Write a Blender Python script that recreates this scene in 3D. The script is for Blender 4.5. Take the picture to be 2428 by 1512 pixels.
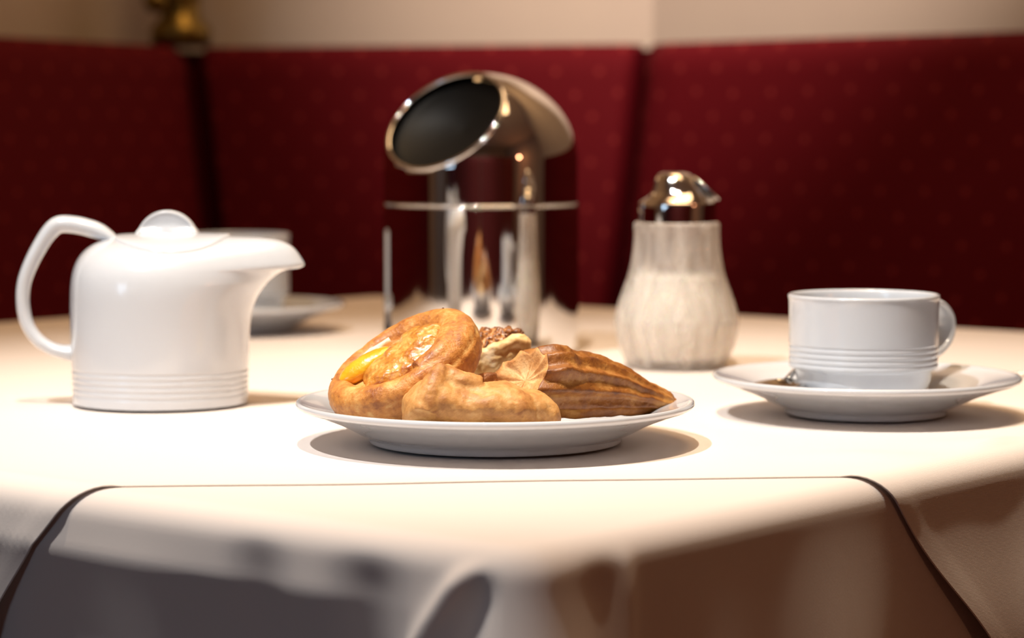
import bpy, bmesh, math, random
import numpy as np
from mathutils import Vector, Matrix, noise
from mathutils.bvhtree import BVHTree

for o in list(bpy.data.objects):
    bpy.data.objects.remove(o)
S = bpy.context.scene
COL = S.collection
TZ = 0.75                    # table top height
F = 5700.0                   # focal length in pixels of the 2428 px wide frame
H = 0.1454                   # camera height over the table
PITCH = math.atan(436 / F)

# ------------------------------------------------------------------ camera
cd = bpy.data.cameras.new('camera')
cam = bpy.data.objects.new('camera', cd)
COL.objects.link(cam)
cam.location = (0, 0, TZ + H)
cam.rotation_euler = (math.pi / 2 - PITCH, 0, 0)
cd.sensor_width = 36
cd.lens = F / 2428 * 36
cd.clip_start = 0.01
cd.dof.use_dof = True
cd.dof.focus_distance = 1.085
cd.dof.aperture_fstop = 7.6
S.camera = cam

# ------------------------------------------------------------------ world and lights
w = bpy.data.worlds.new('world')
S.world = w
w.use_nodes = True
w.node_tree.nodes['Background'].inputs[0].default_value = (0.9, 0.85, 0.8, 1)
w.node_tree.nodes['Background'].inputs[1].default_value = 0.008


def look(o, target):
    d = Vector(target) - o.location
    o.rotation_euler = d.to_track_quat('-Z', 'Y').to_euler()


def spot(name, loc, target, watts, col, angle, blend, size):
    l = bpy.data.lights.new(name, 'SPOT')
    l.energy = watts
    l.color = col
    l.spot_size = math.radians(angle)
    l.spot_blend = blend
    l.shadow_soft_size = size
    o = bpy.data.objects.new(name, l)
    COL.objects.link(o)
    o.location = loc
    look(o, target)
    return o


def area(name, loc, target, watts, col, sx, sy):
    l = bpy.data.lights.new(name, 'AREA')
    l.shape = 'RECTANGLE'
    l.size, l.size_y = sx, sy
    l.energy = watts
    l.color = col
    o = bpy.data.objects.new(name, l)
    COL.objects.link(o)
    o.location = loc
    look(o, target)
    return o


spot('ceiling_spot_white', (-0.66, 0.58, 2.50), (0.0, 1.28, TZ), 140, (1.0, 0.97, 0.94), 36, 1.0, 0.016)
spot('ceiling_spot_warm', (-0.12, 0.76, 2.50), (0.02, 1.32, TZ), 118, (1.0, 0.83, 0.64), 37, 1.0, 0.016)
spot('bench_fill_spot', (0.30, 1.35, 2.60), (0.24, 2.90, 1.12), 330, (1.0, 0.85, 0.75), 31, 1.0, 0.03)  # added spot: brightens the middle of bench and wall, imitating lens vignette
area('window_daylight', (-3.05, -1.75, 1.65), (0, 1.3, 0.8), 17, (0.55, 0.76, 1.0), 1.2, 1.1)
area('overhead_warm_fill', (0.25, 1.65, 2.74), (0.1, 1.6, 0.0), 18, (1.0, 0.64, 0.32), 1.3, 0.8)  # added soft fill standing in for warm ceiling bounce, no lamp there
spot('opposite_fill_spot', (0.1, -0.55, 2.60), (0.0, -1.9, 0.95), 120, (1.0, 0.84, 0.70), 90, 1.0, 0.03)  # added fill so the facing bench shows up in the chrome
rl = bpy.data.lights.new('right_warm_fill', 'POINT')  # added warm fill for the right cloth drop, no fixture behind it
rl.energy = 10
rl.color = (1.0, 0.42, 0.20)
rl.shadow_soft_size = 0.08
ro = bpy.data.objects.new('right_warm_fill', rl)
COL.objects.link(ro)
ro.location = (2.6, -0.9, 1.25)
S.view_settings.view_transform = 'Standard'
S.view_settings.look = 'None'
S.view_settings.gamma = 1
S.view_settings.exposure = 0.0
S.view_settings.use_curve_mapping = False

# ------------------------------------------------------------------ helpers
cp, sp = math.cos(PITCH), math.sin(PITCH)


def P(px, py, Y):
    """world point seen at pixel px,py whose world depth is Y"""
    a = (px - 1214) / F
    b = (756 - py) / F
    d = Vector((a, cp + b * sp, -sp + b * cp))
    return Vector((0, 0, TZ + H)) + d * (Y / d.y)


def link(name, me, m=None, parent=None):
    o = bpy.data.objects.new(name, me)
    COL.objects.link(o)
    if m:
        me.materials.append(m)
    if parent:
        o.parent = parent
        o.matrix_parent_inverse = parent.matrix_world.inverted()
    return o


def mesh(name, verts, faces, m=None, parent=None, smooth=True):
    me = bpy.data.meshes.new(name)
    me.from_pydata([tuple(v) for v in verts], [], faces)
    me.validate()
    if smooth:
        me.shade_smooth()
    o = link(name, me, m, parent)
    return o


def thing(name, loc, label, cat, group=None):
    o = bpy.data.objects.new(name, None)
    o.empty_display_size = 0.02
    COL.objects.link(o)
    o.location = loc
    tag(o, label, cat, group)
    bpy.context.view_layer.update()
    return o


def tag(o, label, cat, group=None):
    o['label'] = label
    o['category'] = cat
    if group:
        o['group'] = group


def catmull(rows, n):
    R = [np.array(r, float) for r in rows]
    out = []
    for i in range(len(R) - 1):
        p0 = R[max(i - 1, 0)]
        p1, p2 = R[i], R[i + 1]
        p3 = R[min(i + 2, len(R) - 1)]
        for k in range(n):
            t = k / n
            out.append(0.5 * (2 * p1 + (p2 - p0) * t + (2 * p0 - 5 * p1 + 4 * p2 - p3) * t * t
                              + (3 * p1 - p0 - 3 * p2 + p3) * t ** 3))
    out.append(R[-1])
    return out


def rings_mesh(rings, closed_u=True, cap0=False, cap1=False):
    """quads between successive rings (same count)"""
    n = len(rings[0])
    verts = [v for r in rings for v in r]
    faces = []
    for i in range(len(rings) - 1):
        for j in range(n if closed_u else n - 1):
            k = (j + 1) % n
            faces.append((i * n + j, i * n + k, (i + 1) * n + k, (i + 1) * n + j))
    if cap0:
        faces.append(tuple(reversed(range(n))))
    if cap1:
        faces.append(tuple(range((len(rings) - 1) * n, len(rings) * n)))
    return verts, faces


def lathe(profile, segs=96, fn=None):
    rings = []
    for r, z in profile:
        ring = []
        for j in range(segs):
            a = 2 * math.pi * j / segs
            rr = max(r, 1e-5)
            if fn:
                rr = fn(rr, z, a)
            ring.append((rr * math.cos(a), rr * math.sin(a), z))
        rings.append(ring)
    return rings_mesh(rings)


def sweep(path, radii, segs=16, up=Vector((0, 1, 0)), cap=True):
    """elliptical tube: radii = (in-plane, across) per point; across runs along `up`"""
    rings = []
    n = len(path)
    for i, p in enumerate(path):
        t = (path[min(i + 1, n - 1)] - path[max(i - 1, 0)]).normalized()
        side = t.cross(up).normalized()
        acr = side.cross(t).normalized()
        r1, r2 = radii[i]
        rings.append([p + side * (r1 * math.cos(2 * math.pi * j / segs)) + acr * (r2 * math.sin(2 * math.pi * j / segs))
                      for j in range(segs)])
    return rings_mesh(rings, cap0=cap, cap1=cap)


def box(name, lo, hi, m, parent=None, bevel=0.0, segs=3):
    bm = bmesh.new()
    bmesh.ops.create_cube(bm, size=1)
    for v in bm.verts:
        v.co = Vector([lo[i] + (v.co[i] + .5) * (hi[i] - lo[i]) for i in range(3)])
    if bevel:
        bmesh.ops.bevel(bm, geom=bm.edges[:], offset=bevel, segments=segs, affect='EDGES', profile=0.5)
    me = bpy.data.meshes.new(name)
    bm.to_mesh(me)
    bm.free()
    if bevel:
        me.shade_smooth()
    return link(name, me, m, parent)


# ------------------------------------------------------------------ materials
def mat(name, col=(0.8, 0.8, 0.8), rough=0.5, metal=0.0, coat=0.0, spec=0.5, noise_amt=0.0, noise_scale=30,
        col2=None, bump=0.0, bump_scale=200, sss=0.0, sheen=0.0, coord='Object', detail=4, coat_rough=0.05):
    m = bpy.data.materials.new(name)
    m.use_nodes = True
    nt = m.node_tree
    b = nt.nodes['Principled BSDF']
    b.inputs['Base Color'].default_value = (*col, 1)
    b.inputs['Roughness'].default_value = rough
    b.inputs['Metallic'].default_value = metal
    b.inputs['Coat Weight'].default_value = coat
    b.inputs['Coat Roughness'].default_value = coat_rough
    b.inputs['Specular IOR Level'].default_value = spec
    b.inputs['Sheen Weight'].default_value = sheen
    if sss:
        b.inputs['Subsurface Weight'].default_value = sss
        b.inputs['Subsurface Scale'].default_value = 0.004
        b.inputs['Subsurface Radius'].default_value = (1.0, 0.5, 0.25)
    tc = nt.nodes.new('ShaderNodeTexCoord')
    if col2 is not None:
        n = nt.nodes.new('ShaderNodeTexNoise')
        n.inputs['Scale'].default_value = noise_scale
        n.inputs['Detail'].default_value = detail
        nt.links.new(tc.outputs[coord], n.inputs['Vector'])
        cr = nt.nodes.new('ShaderNodeValToRGB')
        cr.color_ramp.elements[0].position = 0.5 - noise_amt
        cr.color_ramp.elements[1].position = 0.5 + noise_amt
        cr.color_ramp.elements[0].color = (*col, 1)
        cr.color_ramp.elements[1].color = (*col2, 1)
        nt.links.new(n.outputs['Fac'], cr.inputs['Fac'])
        nt.links.new(cr.outputs['Color'], b.inputs['Base Color'])
    if bump:
        n2 = nt.nodes.new('ShaderNodeTexNoise')
        n2.inputs['Scale'].default_value = bump_scale
        n2.inputs['Detail'].default_value = 5
        nt.links.new(tc.outputs[coord], n2.inputs['Vector'])
        bp = nt.nodes.new('ShaderNodeBump')
        bp.inputs['Strength'].default_value = bump
        bp.inputs['Distance'].default_value = 0.001
        nt.links.new(n2.outputs['Fac'], bp.inputs['Height'])
        nt.links.new(bp.outputs['Normal'], b.inputs['Normal'])
    return m


def fabric_dots():
    m = mat('wine_red_fabric', (0.080, 0.0022, 0.0050), 0.8, col2=(0.098, 0.003, 0.0065), noise_amt=0.2, noise_scale=900, spec=0.08)
    nt = m.node_tree
    b = nt.nodes['Principled BSDF']
    tc = nt.nodes.new('ShaderNodeTexCoord')
    mp = nt.nodes.new('ShaderNodeMapping')
    mp.inputs['Rotation'].default_value = (0, 0, 0)
    nt.links.new(tc.outputs['UV'], mp.inputs['Vector'])
    v = nt.nodes.new('ShaderNodeTexVoronoi')
    v.voronoi_dimensions = '2D'
    v.inputs['Scale'].default_value = 1.0
    v.inputs['Randomness'].default_value = 0.12
    nt.links.new(mp.outputs['Vector'], v.inputs['Vector'])
    r = nt.nodes.new('ShaderNodeMapRange')
    r.inputs['From Min'].default_value = 0.12
    r.inputs['From Max'].default_value = 0.05
    nt.links.new(v.outputs['Distance'], r.inputs['Value'])
    mix = nt.nodes.new('ShaderNodeMix')
    mix.data_type = 'RGBA'
    mix.inputs['B'].default_value = (0.20, 0.022, 0.020, 1)
    old = b.inputs['Base Color'].links[0].from_socket
    nt.links.new(old, mix.inputs['A'])
    nt.links.new(r.outputs['Result'], mix.inputs['Factor'])
    nt.links.new(mix.outputs['Result'], b.inputs['Base Color'])
    return m


def cloth_mat(name, col, angle):
    m = mat(name, col, 0.85, spec=0.2, sheen=0.1)
    nt = m.node_tree
    b = nt.nodes['Principled BSDF']
    tc = nt.nodes.new('ShaderNodeTexCoord')
    mp = nt.nodes.new('ShaderNodeMapping')
    mp.inputs['Rotation'].default_value = (0, 0, angle)
    nt.links.new(tc.outputs['UV'], mp.inputs['Vector'])
    wv = nt.nodes.new('ShaderNodeTexWave')
    wv.inputs['Scale'].default_value = 520
    wv.inputs['Distortion'].default_value = 0.3
    nt.links.new(mp.outputs['Vector'], wv.inputs['Vector'])
    nz = nt.nodes.new('ShaderNodeTexNoise')
    nz.inputs['Scale'].default_value = 900
    nt.links.new(tc.outputs['UV'], nz.inputs['Vector'])
    ad = nt.nodes.new('ShaderNodeMath')
    ad.operation = 'ADD'
    nt.links.new(wv.outputs['Fac'], ad.inputs[0])
    nt.links.new(nz.outputs['Fac'], ad.inputs[1])
    bp = nt.nodes.new('ShaderNodeBump')
    bp.inputs['Strength'].default_value = 0.2
    bp.inputs['Distance'].default_value = 0.0002
    nt.links.new(ad.outputs[0], bp.inputs['Height'])
    nt.links.new(bp.outputs['Normal'], b.inputs['Normal'])
    return m


def crust_mat(name, pale, gold, brown, scale=60, lo=0.42, hi=0.60, coat=0.15, bump=0.5, bscale=350, rough=0.5, point=6.0, mottled=1.0):
    """baked dough: mottled browning, browner on ridges (pointiness)"""
    m = mat(name, gold, rough, coat=coat, coat_rough=0.25, bump=bump, bump_scale=bscale, sss=0.12)
    nt = m.node_tree
    b = nt.nodes['Principled BSDF']
    tc = nt.nodes.new('ShaderNodeTexCoord')
    n = nt.nodes.new('ShaderNodeTexNoise')
    n.inputs['Scale'].default_value = scale
    n.inputs['Detail'].default_value = 6
    n.inputs['Roughness'].default_value = 0.6
    nt.links.new(tc.outputs['Object'], n.inputs['Vector'])
    g = nt.nodes.new('ShaderNodeNewGeometry')
    mr = nt.nodes.new('ShaderNodeMath')
    mr.operation = 'MULTIPLY_ADD'
    mr.inputs[1].default_value = point
    mr.inputs[2].default_value = -0.5 * point
    nt.links.new(g.outputs['Pointiness'], mr.inputs[0])
    ad = nt.nodes.new('ShaderNodeMath')
    ad.operation = 'MULTIPLY_ADD'
    ad.inputs[1].default_value = mottled
    nt.links.new(n.outputs['Fac'], ad.inputs[0])
    nt.links.new(mr.outputs[0], ad.inputs[2])
    cr = nt.nodes.new('ShaderNodeValToRGB')
    e = cr.color_ramp.elements
    e[0].position, e[0].color = lo - 0.12, (*pale, 1)
    e[1].position, e[1].color = hi + 0.12, (*brown, 1)
    q = e.new((lo + hi) / 2)
    q.color = (*gold, 1)
    nt.links.new(ad.outputs[0], cr.inputs['Fac'])
    nt.links.new(cr.outputs['Color'], b.inputs['Base Color'])
    return m


M = {}
M['porcelain'] = mat('white_porcelain', (0.61, 0.65, 0.71), 0.2, coat=0.8, col2=(0.62, 0.66, 0.72), noise_amt=0.3, noise_scale=20, coat_rough=0.04)
M['chrome'] = mat('polished_chrome', (0.78, 0.76, 0.74), 0.045, metal=1.0, bump=0.004, bump_scale=60)
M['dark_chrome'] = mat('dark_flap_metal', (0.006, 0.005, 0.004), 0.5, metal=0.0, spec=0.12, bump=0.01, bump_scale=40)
M['steel'] = mat('cutlery_steel', (0.62, 0.60, 0.57), 0.10, metal=1.0, bump=0.01, bump_scale=90)
M['cloth'] = cloth_mat('cream_tablecloth', (0.80, 0.72, 0.67), 0.6)
M['topper'] = cloth_mat('cream_topper_cloth', (0.83, 0.752, 0.70), 0.75)
M['bench'] = fabric_dots()
M['plain_red'] = mat('plain_wine_red_fabric', (0.11, 0.008, 0.012), 0.7, col2=(0.13, 0.010, 0.014), noise_amt=0.2, noise_scale=300)
M['gap'] = mat('dark_bench_frame', (0.035, 0.0015, 0.003), 0.9, spec=0.0, bump=0.1)
M['wall'] = mat('beige_wall_paint', (0.46, 0.37, 0.30), 0.8, col2=(0.48, 0.39, 0.31), noise_amt=0.2, noise_scale=6, bump=0.1)
M['ceiling'] = mat('ceiling_paint', (0.72, 0.62, 0.50), 0.8, col2=(0.74, 0.64, 0.52), noise_amt=0.2, noise_scale=4)
M['floor'] = mat('floor_carpet', (0.05, 0.02, 0.018), 0.9, col2=(0.07, 0.03, 0.02), noise_amt=0.2, noise_scale=50)
M['wood'] = mat('dark_table_wood', (0.12, 0.055, 0.025), 0.5, col2=(0.17, 0.08, 0.04), noise_amt=0.2, noise_scale=12)
M['brass'] = mat('aged_brass', (0.20, 0.13, 0.03), 0.35, metal=0.9, bump=0.1, bump_scale=80)
M['sugar'] = mat('white_sugar', (0.9, 0.89, 0.87), 0.7, bump=0.6, bump_scale=1500, sss=0.3)

# ------------------------------------------------------------------ table geometry
N0 = Vector((0.004, 0.854))
TA = math.radians(39.5)
AV = Vector((-math.cos(TA), math.sin(TA)))      # left-front edge runs this way
BV = Vector((math.sin(TA), math.cos(TA)))       # right-front edge
SZ = 0.95
CC = N0 + (AV + BV) * (SZ / 2)


def sstep(x, a, b):
    t = min(1, max(0, (x - a) / (b - a)))
    return t * t * (3 - 2 * t)


def gau(x, c, s):
    return math.exp(-((x - c) / s) ** 2)


def drape(d, r):
    """arc length d past the edge -> (outward, down)"""
    q = r * math.pi / 2
    if d < q:
        return r * math.sin(d / r), r * (1 - math.cos(d / r))
    return r, r + (d - q)


def ripple(side, s, d):
    """outward offset of hanging cloth; side 'L' (left-front), 'R', others"""
    k = sstep(d, 0.012, 0.12)
    o = 0.0035 * k * math.sin(s * 31 + (0.7 if side == 'L' else 2.0)) + 0.002 * k * math.sin(s * 67 + 1)
    o += 0.004 * k
    if side == 'L':
        o -= min(0.022, 0.42 * max(0.0, d - 0.034)) * sstep(s, 0.02, 0.09)
    return o


def corner_fold(side, s, d):
    if side == 'L':
        o = -0.0060 * gau(s, 0.064, 0.016) * sstep(d, 0.012, 0.036)
        o += -0.0040 * gau(s, 0.122, 0.014) * sstep(d, 0.012, 0.036)
        o += 0.0055 * gau(s, 0.012 + 0.75 * max(0, d - 0.012), 0.006) * sstep(d, 0.010, 0.024)
        o += -0.006 * gau(s, 0.004 + 0.22 * d, 0.0035 + 0.1 * d) * sstep(d, 0.014, 0.030)
        return o
    if side == 'R':
        return 0.0022 * gau(s, 0.045, 0.006) * sstep(d, 0.008, 0.03) - 0.002 * gau(s, 0.028, 0.010) * sstep(d, 0.01, 0.03)
    return 0.0


# under cloth: rings around a rounded square
def under_cloth():
    rc = 0.005
    pts = []   # (pos2d, normal, side, s, u, v)
    def spaced(L, fine):
        out, x = [], 0.0
        while x < L:
            out.append(x)
            st = 0.0022 if (x < 0.19) else 0.012
            if not fine:
                st = 0.02
            x += st
        out.append(L)
        return out
    # go around: start at corner N0 along AV (left-front side), then far-left, far-right, right-front back to N0
    C = [N0, N0 + AV * SZ, N0 + AV * SZ + BV * SZ, N0 + BV * SZ]
    D = [AV, BV, -AV, -BV]
    NN = [-BV, AV, BV, -AV]
    names = ['L', 'FL', 'FR', 'R']
    for k in range(4):
        base, dr, nn = C[k], D[k], NN[k]
        L = SZ
        if k == 0:
            ss = spaced(L, True)
        elif k == 3:
            ss = [L - x for x in reversed(spaced(L, True))]
        else:
            ss = spaced(L, False)
        for s in ss:
            if s < rc or s > L - rc:
                continue
            st = s if k != 3 else L - s
            pts.append((base + dr * s, nn, names[k], st))
        # corner arc
        nxt = NN[(k + 1) % 4]
        cc = C[(k + 1) % 4] - nn * rc - nxt * rc
        for q in range(1, 8):
            a = q / 8 * math.pi / 2
            n2 = (nn * math.cos(a) + nxt * math.sin(a)).normalized()
            pts.append((cc + n2 * rc, n2, 'C', 0))
    rings = []
    uvr = []
    for f in (0.02, 0.2, 0.4, 0.6, 0.75, 0.85, 0.92, 0.97):
        rings.append([(*(CC + (p[0] - CC) * f), TZ - 0.0011) for p in pts])
        uvr.append([tuple(CC + (p[0] - CC) * f) for p in pts])
    ds = [0, .002, .004, .006, .008, .010, .012, .014, .016, .018, .0205, .023, .026, .029, .032, .035, .038, .042, .046, .05, .056,
          .062, .07, .08, .09, .105, .12, .14, .16, .19, .22, .26, .30]
    for d in ds:
        ring, uu = [], []
        for p, n, side, s in pts:
            o, dn = drape(d, 0.0125)
            k = sstep(d, 0.012, 0.12)
            if side == 'C':
                o += 0.001 * k + 0.02 * k
            else:
                se = min(s, SZ - s)
                blend = sstep(se, 0.0, 0.05)
                o += ripple(side, s, d) * blend + corner_fold(side, s, d) + 0.021 * k * (1 - blend)
            q = p + n * (o - 0.0)
            ring.append((q.x, q.y, TZ - 0.0011 - dn))
            uu.append(tuple(p + n * d))
        rings.append(ring)
        uvr.append(uu)
    v, f = rings_mesh(rings, cap0=True)
    o = mesh('tablecloth', v, f, M['cloth'])
    uvs = [u for r in uvr for u in r]
    uvl = o.data.uv_layers.new(name='UVMap')
    for lp in o.data.loops:
        uvl.data[lp.index].uv = uvs[lp.vertex_index]
    tag(o, 'long cream tablecloth hanging over the near table corner, under the smaller cloth', 'tablecloth')
    sm = o.modifiers.new('thick', 'SOLIDIFY')
    sm.thickness = 0.0006
    sm.offset = -1
    return o


def topper():
    ang = math.radians(5.3)
    X = Vector((math.cos(ang), math.sin(ang)))
    Y = Vector((-math.sin(ang), math.cos(ang)))
    hs = 0.517
    n = 300
    def coords():
        xs = np.linspace(-hs, hs, n)
        extra = [-hs + t for t in (0.0005, 0.001, 0.0018)]
        return sorted(set(list(xs) + extra))
    ax = coords()
    ay = coords()
    verts, faces, uvs = [], [], []
    for yv in ay:
        for xv in ax:
            # gently wavy hem
            e = 0.0012 * math.sin(xv * 21) + 0.0008 * math.sin(xv * 47 + 1)
            hem = yv + e * sstep(-yv, hs - 0.03, hs)
            p = CC + X * xv + Y * hem
            rel = p - N0
            u, v = rel.dot(AV), rel.dot(BV)
            z = TZ
            over = [(-v, -BV, 'L', u), (-u, -AV, 'R', v), (u - SZ, AV, 'FL', v), (v - SZ, BV, 'FR', SZ - u)]
            d, nn, side, s = max(over, key=lambda q: q[0])
            # doubled hem is a little thicker
            edge = hs - max(abs(xv), abs(yv))
            lift = 0.0004 * (1 - sstep(edge, 0.009, 0.011)) + 0.0003
            if d > 0:
                o, dn = drape(d, 0.0125)
                o += ripple(side, s, d) + lift + 0.0010 + 0.0010 * sstep(d, 0.0, 0.02) + 0.007 * sstep(d, 0.03, 0.10)
                q = p - nn * d + nn * o
                verts.append((q.x, q.y, z - dn + (lift - 0.0003) * (1 - sstep(d, 0, .02))))
            else:
                zz = z + lift - 0.0009
                # soft swells of the cloth near the right edge and near the left edge
                zz += 0.0045 * gau(p.x, 0.245, 0.035) * gau(p.y, 1.125, 0.022)
                zz += 0.0020 * gau(p.x, 0.16, 0.03) * gau(p.y, 1.085, 0.018)
                verts.append((p.x, p.y, zz))
            uvs.append((p.x, p.y))
    nx = len(ax)
    for i in range(len(ay) - 1):
        for j in range(nx - 1):
            a = i * nx + j
            faces.append((a, a + 1, a + nx + 1, a + nx))
    o = mesh('top_cloth', verts, faces, M['topper'])
    uvl = o.data.uv_layers.new(name='UVMap')
    for lp in o.data.loops:
        uvl.data[lp.index].uv = uvs[lp.vertex_index]
    sm = o.modifiers.new('thick', 'SOLIDIFY')
    sm.thickness = 0.0006
    sm.offset = -1
    tag(o, 'smaller cream top cloth laid askew over the tablecloth, its hem across the front', 'tablecloth')
    return o


# ------------------------------------------------------------------ room
def room():
    def slab(name, lo, hi, m):
        o = box(name, lo, hi, m)
        o['kind'] = 'structure'
        return o
    slab('floor', (-3.2, -4.0, -0.1), (3.2, 3.6, 0.0), M['floor'])
    slab('ceiling', (-3.2, -4.0, 2.8), (3.2, 3.6, 2.9), M['ceiling'])
    slab('wall_left', (-3.3, -4.0, 0), (-3.2, 3.6, 2.8), M['wall'])
    slab('wall_right', (3.2, -4.0, 0), (3.3, 3.6, 2.8), M['wall'])
    slab('wall_front', (-3.2, -4.1, 0), (3.2, -4.0, 2.8), M['wall'])
    # faceted bay wall behind the bench
    poly = [(-3.2, 0.2), (-1.75, 0.35), (-0.43, 2.96), (0.165, 2.83), (1.95, 1.17), (3.2, 1.0)]
    v, f = [], []
    outer = [(-3.2, 3.6), (3.2, 3.6)]
    for x, y in poly:
        v += [(x, y, 0), (x, y, 2.8)]
    for x, y in poly:
        v += [(x, y + 0.08, 0), (x, y + 0.08, 2.8)]
    n = len(poly)
    for i in range(n - 1):
        a = 2 * i
        f.append((a, a + 2, a + 3, a + 1))
        b = a + 2 * n
        f.append((b, b + 1, b + 3, b + 2))
        f.append((a + 1, a + 3, b + 3, b + 1))
        f.append((a, b, b + 2, a + 2))
    o = mesh('wall_back', v, f, M['wall'], smooth=False)
    o['kind'] = 'structure'


# bench: polyline of the top edge line (where backrest top front is) with rake
BZ = TZ + H + 0.1015                    # top of the backrest


def bench():
    root = thing('banquette_bench', (0, 2.4, 0), 'long wine-red upholstered corner bench with angled backrest panels behind the table', 'bench')
    top = [Vector((-1.32, 0.95)), Vector((-0.365, 2.79)), Vector((0.138, 2.69)), Vector((1.62, 1.31))]
    rake = 0.13
    hgt = 0.52
    # inward normals (towards camera)
    def nrm(a, b):
        d = (b - a).normalized()
        n = Vector((d.y, -d.x))
        return n
    ns = [nrm(top[i], top[i + 1]) for i in range(3)]
    bot = []
    for i in range(4):
        if i == 0:
            bot.append(top[0] + ns[0] * rake)
        elif i == 3:
            bot.append(top[3] + ns[2] * rake)
        else:
            m = (ns[i - 1] + ns[i]).normalized()
            bot.append(top[i] + m * (rake / m.dot(ns[i])))
    th = 0.06
    for k in range(3):
        ta, tb, ba, bb = top[k], top[k + 1], bot[k], bot[k + 1]
        nu, nv = 60, 30
        n = ns[k]
        verts, faces, uvs = [], [], []
        L = (tb - ta).length
        g = 0.0015
        for j in range(nv + 1):
            v = j / nv
            for i in range(nu + 1):
                u = i / nu
                p = (ta * (1 - u) + tb * u) * v + (ba * (1 - u) + bb * u) * (1 - v)
                z = BZ - hgt * (1 - v)
                # cushion: edges roll back
                eu = min(u, 1 - u) * L
                ev = min(v, 1 - v) * hgt
                def roll(e, r=0.014):
                    if e > r:
                        return 0
                    q = 1 - e / r
                    return -r * (1 - math.sqrt(max(0, 1 - q * q)))
                off = roll(max(eu, 0)) + roll(max(ev, 0)) + 0.006 * math.sin(math.pi * u) * math.sin(math.pi * v)
                dirn = (tb - ta).normalized()
                sh = (g if u < 0.5 else -g) * (1 - min(1, eu / 0.03))
                q = p + n * off + dirn * sh
                verts.append((q.x, q.y, z))
                uvs.append(((u * L) / 0.036, (v * hgt) / 0.036))
        nx = nu + 1
        for j in range(nv):
            for i in range(nu):
                a = j * nx + i
                faces.append((a, a + 1, a + nx + 1, a + nx))
        # back sheet
        base = len(verts)
        for (p, z) in ((ba, BZ - hgt), (bb, BZ - hgt), (tb, BZ), (ta, BZ)):
            q = p - n * th
            verts.append((q.x, q.y, z))
        uvs += [(0, 0)] * 4
        faces.append((base, base + 3, base + 2, base + 1))
        faces.append(tuple([nv * nx + i for i in range(nx)] + [base + 2, base + 3]))
        faces.append(tuple([base, base + 1] + [nx - 1 - i for i in range(nx)]))
        faces.append(tuple([base + 3, base] + [j * nx for j in range(nv + 1)]))
        faces.append(tuple([base + 1, base + 2] + [j * nx + nu for j in range(nv, -1, -1)]))
        o = mesh('backrest_panel', verts, faces, M['bench'], root)
        uvl = o.data.uv_layers.new(name='UVMap')
        for lp in o.data.loops:
            # rotated 45 degrees so the woven dots sit on a diagonal grid
            a, b = uvs[lp.vertex_index]
            uvl.data[lp.index].uv = ((a + b) * 0.7071 + 0.13, (a - b) * 0.7071 + 0.37)
        # dark frame board closing the back of the joints
        fb = []
        ex = (tb - ta).normalized() * 0.03
        for z0, (pa, pb) in ((BZ - hgt, (ba, bb)), (BZ - 0.006, (ta, tb))):
            for q in (pa - n * 0.016 - ex, pb - n * 0.016 + ex, pb - n * 0.05 + ex, pa - n * 0.05 - ex):
                fb.append((q.x, q.y, z0))
        mesh('frame_board', fb, [(3, 2, 1, 0), (4, 5, 6, 7), (0, 1, 5, 4), (1, 2, 6, 5), (2, 3, 7, 6), (3, 0, 4, 7)], M['gap'], root, smooth=False)
        # seat segment
        d = 0.34
        sv = []
        ia = bot[k] + (ns[k] if k == 0 else (ns[k - 1] + ns[k]).normalized() / ((ns[k - 1] + ns[k]).normalized().dot(ns[k]))) * d
        ib = bot[k + 1] + (ns[k] if k == 2 else (ns[k] + ns[k + 1]).normalized() / ((ns[k] + ns[k + 1]).normalized().dot(ns[k]))) * d
        for z in (0.05, 0.46):
            for p in (bot[k] - ns[k] * 0.02, bot[k + 1] - ns[k] * 0.02, ib, ia):
                sv.append((p.x, p.y, z))
        mesh('seat', sv, [(0, 1, 2, 3)[::-1], (4, 5, 6, 7), (0, 4, 7, 3), (1, 2, 6, 5), (3, 7, 6, 2), (0, 1, 5, 4)], M['bench'], root, smooth=False)


def opposite_bench():
    root = thing('facing_bench', (0, -1.9, 0), 'plain wine-red bench on the other side of the room, seen only as a reflection', 'bench')
    for x0, x1 in ((-2.9, -1.42), (-1.40, -0.02), (0.0, 1.38), (1.40, 2.9)):
        o = box('backrest_panel', (x0, -2.10, 0.5), (x1, -2.0, 1.35), M['plain_red'], root, 0.03)
    box('seat', (-2.9, -2.0, 0.0), (2.9, -1.5, 0.46), M['plain_red'], root, 0.02)


def brass_post():
    c = P(425, 100, 2.80)
    y = 2.83
    root = thing('brass_post', (c.x + 0.0, y - 0.015, BZ + 0.022), 'dark aged brass post with a round ball, above the bench seam at top left', 'post')
    prof = [(0.0, -0.02), (0.034, -0.02), (0.036, -0.005), (0.033, 0.004), (0.024, 0.012), (0.022, 0.03), (0.030, 0.045), (0.034, 0.06),
            (0.034, 0.30), (0.0, 0.31)]
    v, f = lathe(prof, 32)
    o = mesh('shaft', v, f, M['brass'], root)
    o.matrix_parent_inverse = Matrix()
    bm = bmesh.new()
    bmesh.ops.create_uvsphere(bm, u_segments=24, v_segments=16, radius=0.014)
    me = bpy.data.meshes.new('ball')
    bm.to_mesh(me)
    bm.free()
    me.shade_smooth()
    b = link('ball', me, M['brass'])
    b.parent = root
    b.location = (-0.024, -0.035, 0.030)
    v, f = sweep([Vector((-0.005, -0.01, 0.03)), Vector((-0.024, -0.035, 0.030))], [(0.005, 0.005)] * 2, 12, Vector((0, 0, 1)))
    a = mesh('arm', v, f, M['brass'])
    a.parent = root


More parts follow.
